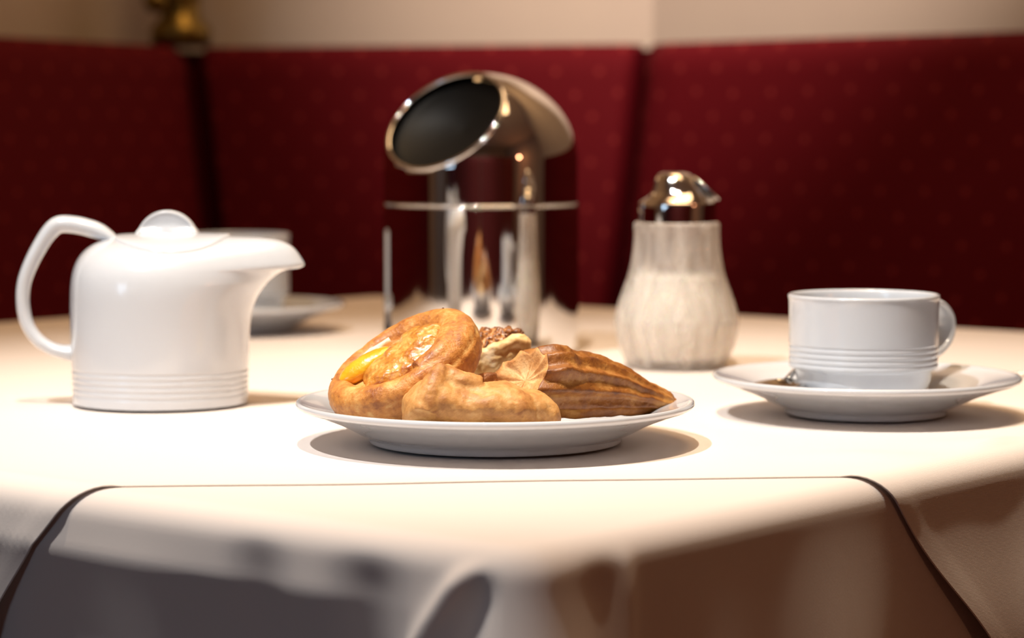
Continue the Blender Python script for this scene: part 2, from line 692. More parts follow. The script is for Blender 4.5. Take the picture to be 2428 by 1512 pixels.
def table():
    root = thing('dining_table', (CC.x, CC.y, 0), 'square dining table hidden under the cream cloths, one corner to the camera', 'table')
    ang = math.atan2(BV.y, BV.x)
    def sq(h, z0, z1, name):
        vs = []
        for z in (z0, z1):
            for sx, sy in ((-1, -1), (1, -1), (1, 1), (-1, 1)):
                vs.append((sx * h, sy * h, z))
        o = mesh(name, vs, [(3, 2, 1, 0), (4, 5, 6, 7), (0, 1, 5, 4), (1, 2, 6, 5), (2, 3, 7, 6), (3, 0, 4, 7)], M['wood'], smooth=False)
        o.parent = root
        o.rotation_euler = (0, 0, ang)
        return o
    sq(SZ / 2 - 0.003, TZ - 0.035, TZ - 0.0035, 'tabletop')
    sq(0.28, 0.0, 0.03, 'base')
    v, f = lathe([(0.0, 0.03), (0.05, 0.03), (0.04, 0.08), (0.035, 0.4), (0.05, 0.70), (0.09, TZ - 0.036), (0, TZ - 0.036)], 24)
    o = mesh('pedestal', v, f, M['wood'])
    o.parent = root


# ------------------------------------------------------------------ crockery
def child_mesh(name, v, f, m, root, smooth=True):
    o = mesh(name, v, f, m, None, smooth)
    o.parent = root
    return o


def plate_profile(rb, rr, hr, well, rwell):
    """rb foot radius, rr rim radius, hr rim height"""
    rows = [(0.0, 0.0030), (rb - 0.006, 0.0030), (rb - 0.004, 0.0006), (rb - 0.002, 0.0), (rb, 0.0004), (rb + 0.0010, 0.0030),
            (rb + 0.006, 0.0052), (rb + (rr - rb) * 0.45, hr * 0.52), (rr - 0.006, hr - 0.0045), (rr - 0.0012, hr - 0.0028), (rr, hr - 0.0012),
            (rr - 0.0006, hr + 0.0002), (rr - 0.0022, hr + 0.0003), (rr - 0.006, hr - 0.0012), (rwell + (rr - rwell) * 0.45, well + (hr - well) * 0.62),
            (rwell + 0.004, well + 0.0022), (rwell - 0.004, well + 0.0004), (rwell - 0.012, well), (0.0, well)]
    return catmull(rows, 5)


def pastry_plate():
    c = P(1174.5, 1056, 1.135)
    root = thing('dessert_plate', (c.x, 1.135, TZ + 0.0006), 'round white porcelain plate carrying the pastries', 'plate')
    v, f = lathe(plate_profile(0.060, 0.0945, 0.0195, 0.0062, 0.062), 128)
    child_mesh('dish', v, f, M['porcelain'], root)
    return root


def saucer(loc, rr, label, hr=0.020):
    root = thing('saucer', loc, label, 'saucer')
    v, f = lathe(plate_profile(0.042, rr, hr, 0.0068, 0.044), 112)
    child_mesh('dish', v, f, M['porcelain'], root)
    return root


def cup(loc, az, label, zs=1.0):
    root = thing('coffee_cup', loc, label, 'cup')
    rows = [(0.0, 0.0035), (0.024, 0.0035), (0.0265, 0.0005), (0.0290, 0.0), (0.0305, 0.0012), (0.0330, 0.0050), (0.0347, 0.0100), (0.0353, 0.0155), (0.0356, 0.0166)]
    prof = catmull(rows, 4)
    prof += [np.array(p) for p in [(0.0378, 0.0170), (0.0384, 0.0174), (0.0386, 0.0182)]]
    for k in range(33):
        z = 0.0186 + k * 0.0117 / 32
        ph = (z - 0.0186) / 0.0117 * 4
        fr = ph - math.floor(ph)
        gr = math.exp(-((fr - 0.5) / 0.16) ** 2)
        prof.append(np.array((0.03865 - 0.00045 * gr, z)))
    prof += catmull([(0.03865, 0.0306), (0.0387, 0.040), (0.0388, 0.049), (0.0390, 0.0525), (0.0394, 0.0543), (0.0388, 0.0553), (0.0378, 0.0551),
                     (0.0370, 0.0535), (0.0366, 0.048), (0.0362, 0.030), (0.0355, 0.020), (0.031, 0.010), (0.022, 0.0068), (0.0, 0.0062)], 5)
    v, f = lathe([(p[0], p[1] * zs) for p in prof], 112)
    child_mesh('bowl', v, f, M['porcelain'], root)
    # flat strap handle
    pts = [(0.0375, 0.0478), (0.046, 0.0492), (0.0580, 0.0475), (0.0655, 0.0410), (0.0665, 0.0325), (0.0615, 0.0250), (0.051, 0.0205), (0.0375, 0.0205)]
    cr = catmull(pts, 6)
    ca, sa = math.cos(az), math.sin(az)
    path = [Vector((r * ca, r * sa, z * zs)) for r, z in cr]
    n = len(path)
    rad = [(0.0024 + 0.0006 * abs(2 * i / n - 1), 0.0060 + 0.0012 * (2 * i / n - 1) ** 2) for i in range(n)]
    v, f = sweep(path, rad, 20, Vector((-sa, ca, 0)))
    child_mesh('handle', v, f, M['porcelain'], root)
    return root


def spoon(loc, rotz, tilt, label, length=0.125, group=None, roll=0.0):
    """bowl at origin, handle runs along +x"""
    root = thing('teaspoon', loc, label, 'spoon', group)
    root.rotation_euler = (roll, tilt, rotz)
    nb = 22
    rings = []
    # bowl: cup-shaped grid
    nx, ny = 24, 14
    verts, faces = [], []
    Lb, Wb = 0.019, 0.0125
    for i in range(nx + 1):
        t = -1 + 2 * i / nx
        x = t * Lb
        wdt = Wb * math.sqrt(max(0.0, 1 - abs(t) ** 2.3)) * (1 - 0.12 * t) + 0.0012 * (1 + t) / 2 + 0.0003
        for j in range(ny + 1):
            s = -1 + 2 * j / ny
            z = -0.0045 * (1 - s * s) * max(0, 1 - t * t) + 0.0048
            verts.append((x, s * wdt, z))
    for i in range(nx):
        for j in range(ny):
            a = i * (ny + 1) + j
            faces.append((a, a + ny + 1, a + ny + 2, a + 1))
    b = child_mesh('bowl', verts, faces, M['steel'], root)
    sm = b.modifiers.new('thick', 'SOLIDIFY')
    sm.thickness = 0.0010
    hp = catmull([(0.0175, 0.0050, 0.0022), (0.028, 0.0075, 0.0017), (0.05, 0.0095, 0.0022), (0.085, 0.0085, 0.0036), (length - 0.012, 0.0065, 0.0048),
                  (length - 0.022 + 0.015, 0.0062, 0.0040), (length - 0.019 + 0.0148, 0.0062, 0.0018)], 5)
    path = [Vector((p[0], 0, p[1])) for p in hp]
    v, f = sweep(path, [(0.0009, p[2]) for p in hp], 14, Vector((0, 1, 0)))
    child_mesh('handle', v, f, M['steel'], root)
    return root


def teapot():
    YT = 1.30
    base = P(382, 957.6, YT)
    root = thing('teapot', (base.x, YT, TZ + 0.0003), 'white porcelain teapot with disc-shaped lid knob, left of the pastries', 'teapot')
    rows = [(957, 178, 586, .0435), (953, 175, 588, .0448), (945, 174, 589, .0452), (920, 174, 589, .0455), (890, 173, 589.5, .0458), (850, 171, 590, .046), (800, 169, 591, .046),
            (760, 168.5, 594, .046), (730, 168.5, 600, .046), (706, 169, 609, .0458), (688, 170.5, 620, .0455), (670, 173, 634, .045), (655, 176.5, 650, .0443),
            (645, 179, 665, .0436), (639, 181, 681, .0431), (636, 182.4, 697, .04283), (635.3, 182.8, 709, .04275), (631, 186, 719, .0422), (624, 188.5, 722, .0415),
            (610, 194, 714, .0398), (598, 199.5, 706, .0378), (587, 206, 696, .0345), (578, 214, 683, .0305), (571, 224, 666, .0255), (566, 236, 645, .020),
            (562.5, 250, 618, .0145), (560, 268, 585, .009)]
    R = catmull(rows, 6)
    cpx = 380.0
    cx = P(cpx, 900, YT).x
    rings = []
    SEG = 96
    zbase = TZ + 0.0003
    for (y, xl, xr, wd) in R:
        if y < 730:
            t_ = min(1.0, (730 - y) / 172.0)
            wd = 0.046 * max(0.0, 1 - t_ ** 3.4) ** 0.5
            xl = 380 - 211.5 * max(0.0, 1 - t_ ** 3.4) ** (1 / 3.6)
        z = P(cpx, y, YT).z
        xL = cx - P(xl, y, YT).x
        xR = P(xr, y, YT).x - cx
        ph = (y - 868) / 13.0
        gr = 0.0
        if 0 < ph < 5:
            gr = 0
        ring = []
        mm = 1 + 1.0 * sstep(xR, 0.0475, 0.078)
        for j in range(SEG):
            a = 2 * math.pi * j / SEG
            c, s = math.cos(a), math.sin(a)
            if c >= 0:
                x = min(xR, 0.0475) * c + min(max(0, xR - 0.0475), 0.012) * c ** 3 + max(0, xR - 0.0595) * c ** 8
                # spout side narrows smoothly into a beak
                yv = wd * s
            else:
                x = xL * c
                yv = wd * s
            ring.append((cx + x - base.x, yv, z - zbase))
        rings.append(ring)
    # densify lower body for ridges
    dense = []
    for i in range(len(rings) - 1):
        z0, z1 = rings[i][0][2], rings[i + 1][0][2]
        n = 1
        if z0 < 0.024:
            n = max(1, int(abs(z1 - z0) / 0.00035))
        for k in range(n):
            t = k / n
            r = []
            z = z0 + (z1 - z0) * t
            ph = (z - 0.0045) / 0.0032
            g = math.exp(-((ph - math.floor(ph) - 0.5) / 0.17) ** 2) if 0 < ph < 5 else 0
            sc = 1 - 0.007 * g
            for a, b in zip(rings[i], rings[i + 1]):
                x, y = a[0] + (b[0] - a[0]) * t, a[1] + (b[1] - a[1]) * t
                r.append((x * sc, y * sc, z))
            dense.append(r)
    dense.append(rings[-1])
    top = dense[-1]
    xm = sum(p[0] for p in top) / len(top)
    for q, dz in ((0.5, 0.0006), (0.02, 0.0008)):
        dense.append([(xm + (p[0] - xm) * q, p[1] * q, p[2] + dz) for p in top])
    # underside
    bot = dense[0]
    under = [[(p[0] * 0.97, p[1] * 0.97, 0.0) for p in bot], [(p[0] * 0.9, p[1] * 0.9, 0.0015) for p in bot], [(p[0] * .02, p[1] * .02, 0.0015) for p in bot]]
    zmin = bot[0][2]
    dense = under[::-1] + [[(p[0], p[1], max(p[2], 0.0008)) for p in r] for r in dense]
    v, f = rings_mesh(dense, cap0=True, cap1=True)
    body = child_mesh('body', v, f, M['porcelain'], root)
    bvh = BVHTree.FromPolygons([Vector(q) for q in v], f)

    def surf(x, y):
        h = bvh.ray_cast(Vector((x, y, 0.2)), Vector((0, 0, -1)))
        return h[0].z if h[0] else 0.1
    # lid follows the shoulders of the body
    lx0 = P(272, 560, YT).x - base.x
    lx1 = P(548, 560, YT).x - base.x
    lc, la, lb = (lx0 + lx1) / 2, (lx1 - lx0) / 2, 0.0335
    rr = []
    fr = [0.02, .2, .4, .55, .7, .8, .88, .94, .975, .992, 1.0, 1.004, 1.0]
    lf = [0.0014, .0014, .0014, .0014, .0014, .0014, .0014, .0014, .0012, .0007, -.0001, -.0008, -.0016]
    for q, l in zip(fr, lf):
        ring = []
        for j in range(72):
            a = 2 * math.pi * j / 72
            x, y = lc + la * q * math.cos(a), lb * q * math.sin(a)
            ring.append((x, y, surf(x, y) + l))
        rr.append(ring)
    v, f = rings_mesh(rr, cap0=True)
    lid = child_mesh('lid', v, f, M['porcelain'], root)
    # knob: upright coin
    kc = P(397.5, 572, YT)
    kr = 73 / F * YT
    prof = catmull([(0.0, 0.0026), (0.6 * kr, 0.0024), (0.84 * kr, 0.0025), (0.93 * kr, 0.0030), (0.985 * kr, 0.0026), (1.01 * kr, 0.0012), (1.012 * kr, 0.0),
                    (1.01 * kr, -0.0012), (0.985 * kr, -0.0026), (0.93 * kr, -0.0030), (0.84 * kr, -0.0025), (0.6 * kr, -0.0024), (0.0, -0.0026)], 4)
    rings = []
    for r, y in prof:
        rings.append([(kc.x - base.x + max(r, 1e-5) * math.cos(2 * math.pi * j / 80), -y, kc.z - zbase + max(r, 1e-5) * math.sin(2 * math.pi * j / 80)) for j in range(80)])
    v, f = rings_mesh(rings)
    # flare where the disc grows out of the lid
    vv = []
    for x, y, z in v:
        zl = surf(x, 0) + 0.001
        k = 1 - sstep(z - zl, 0.0, 0.004)
        dx = x - (kc.x - base.x)
        vv.append((x + dx * 0.06 * k, y * (1 + 1.2 * k), z))
    kn = mesh('knob', vv, f, M['porcelain'])
    kn.parent = lid
    # handle
    hp = [(282, 578, 8, 10), (266, 566, 13, 17), (247, 554, 17, 19), (226, 545, 20, 20), (190, 535, 20.5, 20), (158, 531, 20.5, 20), (138, 533, 20.5, 20), (122, 545, 20, 20), (103, 570, 18.5, 19), (78, 615, 17.5, 19),
          (60, 660, 16.5, 18), (54, 700, 16, 18), (57, 740, 16, 18), (68, 775, 15.5, 18), (90, 805, 15.5, 18), (118, 824, 15.5, 18), (146, 833, 16.5, 19), (182, 838, 22, 22)]
    hc = catmull(hp, 6)
    path = []
    for p in hc:
        q = P(p[0], p[1], YT)
        path.append(Vector((q.x - base.x, 0, q.z - zbase)))
    rad = [(p[2] / F * YT, p[3] / F * YT * 1.35) for p in hc]
    v, f = sweep(path, rad, 28, Vector((0, 1, 0)))
    child_mesh('handle', v, f, M['porcelain'], root)


def waste_container():
    YC = 1.625
    c = P(1141, 830, YC)
    root = thing('tabletop_bin', (c.x, YC, TZ + 0.0003), 'tall polished chrome table bin with round slanted opening, behind the pastries', 'container')
    R = 0.0660
    zb = 0.0985
    prof = [(0, 0), (R - 0.002, 0.0), (R - 0.0006, 0.0006), (R, 0.002)] + [(R, z) for z in list(np.linspace(0.004, zb - 0.003, 10)) + [zb - 0.0012, zb - 0.0011]] + [(R - 0.0004, zb - 0.001), (R - 0.001, zb - 0.0004)]
    inner = [(R - 0.003, zb - 0.0004), (R - 0.003, 0.003), (0, 0.003)]
    v, f = lathe(prof + inner, 160)
    child_mesh('body', v, f, M['chrome'], root)
    # narrow beaded ring
    rg = [(R - 0.0010, zb - 0.0004), (R - 0.0003, zb - 0.0002), (R + 0.0001, zb + 0.0004), (R + 0.0001, zb + 0.0008), (R - 0.0003, zb + 0.0012), (R - 0.0010, zb + 0.0014)]
    v, f = lathe(catmull(rg, 4), 160)
    child_mesh('ring', v, f, M['chrome'], root)
    # domed lid, cut by an inclined plane
    Rl = R - 0.0006
    zc = 0.1275
    hd = 0.0592
    prof = [(Rl, zb + 0.0015), (Rl, zb + 0.0017), (Rl, zb + 0.006)] + [(Rl, z) for z in np.linspace(zb + 0.010, zc, 6)]
    prof += [(Rl * math.cos(t), zc + hd * math.sin(t)) for t in np.linspace(0.03, math.pi / 2 - 0.001, 60)]
    v, f = lathe(prof, 192)
    bm = bmesh.new()
    bv = [bm.verts.new(q) for q in v]
    for q in f:
        try:
            bm.faces.new([bv[i] for i in q])
        except ValueError:
            pass
    bmesh.ops.remove_doubles(bm, verts=bm.verts[:], dist=1e-6)
    nrm = Vector((-0.45, -0.58, 0.64)).normalized()
    ctr = Vector((0, 0, zc)) + nrm * 0.0460
    g = bm.verts[:] + bm.edges[:] + bm.faces[:]
    res = bmesh.ops.bisect_plane(bm, geom=g, plane_co=ctr, plane_no=nrm, clear_outer=True)
    loop = [e for e in res['geom_cut'] if isinstance(e, bmesh.types.BMVert)]
    pts = [q.co.copy() for q in loop]
    me = bpy.data.meshes.new('lid')
    bm.normal_update()
    bm.to_mesh(me)
    bm.free()
    me.shade_smooth()
    lid = link('lid', me, M['chrome'])
    lid.parent = root
    sm = lid.modifiers.new('thick', 'SOLIDIFY')
    sm.thickness = 0.0008
    sm.offset = -1
    # rim bead round the opening
    m = sum(pts, Vector()) / len(pts)
    e1 = nrm.cross(Vector((0, 0, 1))).normalized()
    e2 = nrm.cross(e1)
    pts.sort(key=lambda q: math.atan2((q - m).dot(e2), (q - m).dot(e1)))
    # resample by angle, smooth
    ang = np.array([math.atan2((q - m).dot(e2), (q - m).dot(e1)) for q in pts])
    rad = np.array([(q - m).length for q in pts])
    K = 144
    ta = np.linspace(-math.pi, math.pi, K, endpoint=False)
    rr = np.interp(ta, np.concatenate([ang - 2 * math.pi, ang, ang + 2 * math.pi]), np.tile(rad, 3))
    rings = []
    for t, r in zip(ta, rr):
        d = e1 * math.cos(t) + e2 * math.sin(t)
        cc = m + d * (r - 0.0006)
        rings.append([cc + d * (0.0015 * math.cos(q)) + nrm * (0.0013 * math.sin(q)) for q in np.linspace(0, 2 * math.pi, 14, endpoint=False)])
    rings.append(rings[0])
    v, f = rings_mesh(rings)
    rim = mesh('opening_rim', v, f, M['chrome'])
    rim.parent = lid
    # swinging flap: shallow dark dish hung inside
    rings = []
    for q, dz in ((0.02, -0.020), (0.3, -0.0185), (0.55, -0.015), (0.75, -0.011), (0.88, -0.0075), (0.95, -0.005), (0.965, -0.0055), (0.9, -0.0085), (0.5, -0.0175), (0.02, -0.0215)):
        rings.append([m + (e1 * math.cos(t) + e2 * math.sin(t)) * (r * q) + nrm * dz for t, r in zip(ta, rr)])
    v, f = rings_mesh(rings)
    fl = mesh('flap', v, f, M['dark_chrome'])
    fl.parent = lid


def sugar_shaker():
    YS = 1.507
    c = P(1603, 870, YS)
    root = thing('sugar_shaker', (c.x, YS, TZ + 0.0003), 'fluted glass sugar shaker with chrome pouring lid, right of the chrome bin', 'sugar shaker')
    sil = [(871, 104), (866, 116), (855, 122), (838, 130), (815, 139), (790, 145), (765, 148), (740, 145), (715, 138), (690, 129), (660, 118), (630, 110), (600, 105), (575, 102.5),
           (552, 101.5), (538, 102), (530, 101), (526, 97)]
    k = YS / F
    rows = [(hw * k, P(1603, y, YS).z - TZ - 0.0003) for y, hw in sil]
    rows = [(r, max(z, 0.0)) for r, z in rows]
    outer = catmull(rows, 5)
    zt = outer[-1][1]
    nfl = 20

    def flute(rr, z, a):
        amp = 0.05 * sstep(z, 0.003, 0.012) * (1 - sstep(z, zt - 0.010, zt - 0.004))
        seg = (a * nfl / (2 * math.pi)) % 1.0
        # staggered facets in three tiers
        tier = 0.5 if (0.030 < z < 0.056) else 0.0
        seg = (seg + tier) % 1.0
        soft = min(sstep(abs(z - 0.030), 0, 0.002), sstep(abs(z - 0.056), 0, 0.002))
        return rr * (1 - amp * soft * (1 - math.sin(math.pi * seg)))
    inner_r = [(max(r - 0.0028, 0.001), z) for r, z in outer if z > 0.006]
    prof = [(0.0, 0.0015), (rows[0][0] - 0.004, 0.0015), (rows[0][0] - 0.002, 0.0)] + [tuple(p) for p in outer] + [(inner_r[-1][0], zt)] + inner_r[::-1] + [(inner_r[0][0] - 0.004, 0.0045), (0, 0.0042)]
    R = [(r, z) for r, z in prof]
    nout = 3 + len(outer)
    rings = []
    for i, (r, z) in enumerate(R):
        ring = []
        for j in range(160):
            a = 2 * math.pi * j / 160
            rr = max(r, 1e-5)
            if 3 <= i < nout:
                rr = flute(rr, z, a)
            ring.append((rr * math.cos(a), rr * math.sin(a), z))
        rings.append(ring)
    v, f = rings_mesh(rings)
    gm = bpy.data.materials.new('clear_fluted_glass')
    gm.use_nodes = True
    nt = gm.node_tree
    nt.nodes.clear()
    out = nt.nodes.new('ShaderNodeOutputMaterial')
    gl = nt.nodes.new('ShaderNodeBsdfGlass')
    gl.inputs['IOR'].default_value = 1.45
    gl.inputs['Roughness'].default_value = 0.02
    gl.inputs['Color'].default_value = (0.99, 0.985, 0.97, 1)
    tr = nt.nodes.new('ShaderNodeBsdfTransparent')
    tr.inputs['Color'].default_value = (0.98, 0.96, 0.93, 1)
    mx = nt.nodes.new('ShaderNodeMixShader')
    mx.inputs[0].default_value = 0.42
    nt.links.new(gl.outputs[0], mx.inputs[1])
    nt.links.new(tr.outputs[0], mx.inputs[2])
    # pale streaked veil: sugar dust, plus brightness of refracted light painted into the glass
    tc = nt.nodes.new('ShaderNodeTexCoord')
    mp = nt.nodes.new('ShaderNodeMapping')
    mp.inputs['Scale'].default_value = (130, 130, 26)
    nt.links.new(tc.outputs['Object'], mp.inputs['Vector'])
    nz = nt.nodes.new('ShaderNodeTexNoise')
    nz.inputs['Scale'].default_value = 1.0
    nz.inputs['Detail'].default_value = 3
    nt.links.new(mp.outputs['Vector'], nz.inputs['Vector'])
    mr = nt.nodes.new('ShaderNodeMapRange')
    mr.inputs['From Min'].default_value = 0.40
    mr.inputs['From Max'].default_value = 0.65
    mr.inputs['To Min'].default_value = 0.12
    mr.inputs['To Max'].default_value = 0.32
    nt.links.new(nz.outputs['Fac'], mr.inputs['Value'])
    df = nt.nodes.new('ShaderNodeBsdfDiffuse')
    df.inputs['Color'].default_value = (0.98, 0.93, 0.87, 1)
    m2 = nt.nodes.new('ShaderNodeMixShader')
    nt.links.new(mr.outputs['Result'], m2.inputs[0])
    nt.links.new(mx.outputs[0], m2.inputs[1])
    nt.links.new(df.outputs[0], m2.inputs[2])
    nt.links.new(m2.outputs[0], out.inputs['Surface'])
    child_mesh('glass_jar', v, f, gm, root)
    # sugar filling
    lvl = P(1603, 655, YS).z - TZ
    sr = [(max(r - 0.0034, 0.001), z) for r, z in outer if 0.006 < z < lvl]
    prof = [(0, 0.0052)] + [(sr[0][0] - 0.003, 0.0054)] + sr + [(sr[-1][0] * 0.8, lvl + 0.0022), (sr[-1][0] * 0.4, lvl + 0.003), (0, lvl + 0.0035)]
    v, f = lathe(prof, 64)
    s = child_mesh('sugar', v, f, M['sugar'], root)
    s['kind'] = 'stuff'
    # chrome lid: lofted slices
    sl = [(531, 1511, 1696), (524, 1511, 1696), (500, 1512, 1697), (484, 1514, 1698), (476, 1520, 1698), (468, 1534, 1695), (460, 1543, 1687), (448, 1548, 1674), (434, 1551, 1660),
          (422, 1555, 1647), (413, 1562, 1636), (409, 1572, 1624)]
    rr = catmull(sl, 4)
    rings = []
    for y, xl, xr in rr:
        z = P(1603, y, YS).z - TZ - 0.0003
        a0 = P(xl, y, YS).x - c.x
        a1 = P(xr, y, YS).x - c.x
        cxx, hw = (a0 + a1) / 2, (a1 - a0) / 2
        hy = min(hw, 0.0245) * (1.0 if z < 0.1035 else 0.92)
        rings.append([(cxx + hw * math.cos(t), hy * math.sin(t), z) for t in np.linspace(0, 2 * math.pi, 72, endpoint=False)])
    v, f = rings_mesh(rings, cap0=True, cap1=True)
    lid = child_mesh('lid', v, f, M['chrome'], root)
    # pouring flap plate on the slope
    a, b = P(1642, 424, YS), P(1697, 474, YS)
    d = (b - a)
    nn = Vector((d.z, 0, -d.x)).normalized() * -1
    if nn.z < 0:
        nn = -nn
    vs, fs = [], []
    for q, wdt in ((-0.02, 0.006), (0.1, 0.0085), (0.5, 0.0125), (0.9, 0.0145), (1.03, 0.013)):
        for off in (0.0004, 0.0016):
            for s in (-1, 1):
                p = a + d * q + nn * off
                vs.append((p.x - c.x, s * wdt, p.z - TZ))
    for i in range(4):
        o = i * 4
        fs += [(o, o + 4, o + 5, o + 1), (o + 2, o + 3, o + 7, o + 6), (o, o + 2, o + 6, o + 4), (o + 1, o + 5, o + 7, o + 3)]
    fs += [(0, 1, 3, 2), (16, 18, 19, 17)]
    fl = mesh('pouring_flap', vs, fs, M['chrome'])
    fl.parent = lid
    bvm = fl.modifiers.new('bevel', 'BEVEL')
    bvm.width = 0.0004
    bvm.segments = 2


# ------------------------------------------------------------------ pastries
def fbm(p, sc, seed=0.0, oct=3):
    return noise.fractal(Vector(p) * sc + Vector((seed, seed * 1.7, -seed)), 1.0, 2.0, oct)


def displace(verts, center, amt, sc, seed, amt2=0.0, sc2=600):
    out = []
    c = Vector(center)
    for q in verts:
        q = Vector(q)
        d = (q - c)
        if d.length < 1e-7:
            out.append(q)
            continue
        out.append(q + d.normalized() * (amt * fbm(q, sc, seed) + amt2 * fbm(q, sc2, seed + 3)))
    return out


def remeshed(name, pieces, m, voxel, smooth_it, disp=0.0, dsc=80, seed=1.0, disp2=0.0, dsc2=500, parent=None, floorz=None):
    """union of rough pieces -> one continuous dough surface"""
    V, Fc = [], []
    for v, f in pieces:
        o = len(V)
        V += [tuple(q) for q in v]
        Fc += [tuple(i + o for i in q) for q in f]
    me = bpy.data.meshes.new('tmp')
    me.from_pydata(V, [], Fc)
    me.validate()
    ob = bpy.data.objects.new('tmp', me)
    COL.objects.link(ob)
    r = ob.modifiers.new('r', 'REMESH')
    r.mode = 'VOXEL'
    r.voxel_size = voxel
    s = ob.modifiers.new('s', 'SMOOTH')
    s.iterations = smooth_it
    s.factor = 0.5
    dg = bpy.context.evaluated_depsgraph_get()
    dg.update()
    ev = ob.evaluated_get(dg)
    me2 = bpy.data.meshes.new_from_object(ev)
    bpy.data.objects.remove(ob)
    me2.name = name
    nrm = [v.normal.copy() for v in me2.vertices]
    for v, n in zip(me2.vertices, nrm):
        d = disp * fbm(v.co, dsc, seed) + disp2 * fbm(v.co, dsc2, seed + 5, 2)
        v.co += n * d
        if floorz is not None and v.co.z < floorz:
            v.co.z = floorz
    me2.materials.clear()
    me2.shade_smooth()
    return me2


def ell(c, r, rot=None, nu=32, nv=20):
    """ellipsoid piece; c Vector, r (rx,ry,rz), rot Matrix"""
    rot = rot or Matrix.Identity(3)
    rings = []
    for i in range(nv + 1):
        t = -math.pi / 2 + math.pi * i / nv
        rr = max(math.cos(t), 1e-4)
        rings.append([Vector(c) + rot @ Vector((r[0] * rr * math.cos(2 * math.pi * j / nu), r[1] * rr * math.sin(2 * math.pi * j / nu), r[2] * math.sin(t))) for j in range(nu)])
    return rings_mesh(rings, cap0=True, cap1=True)


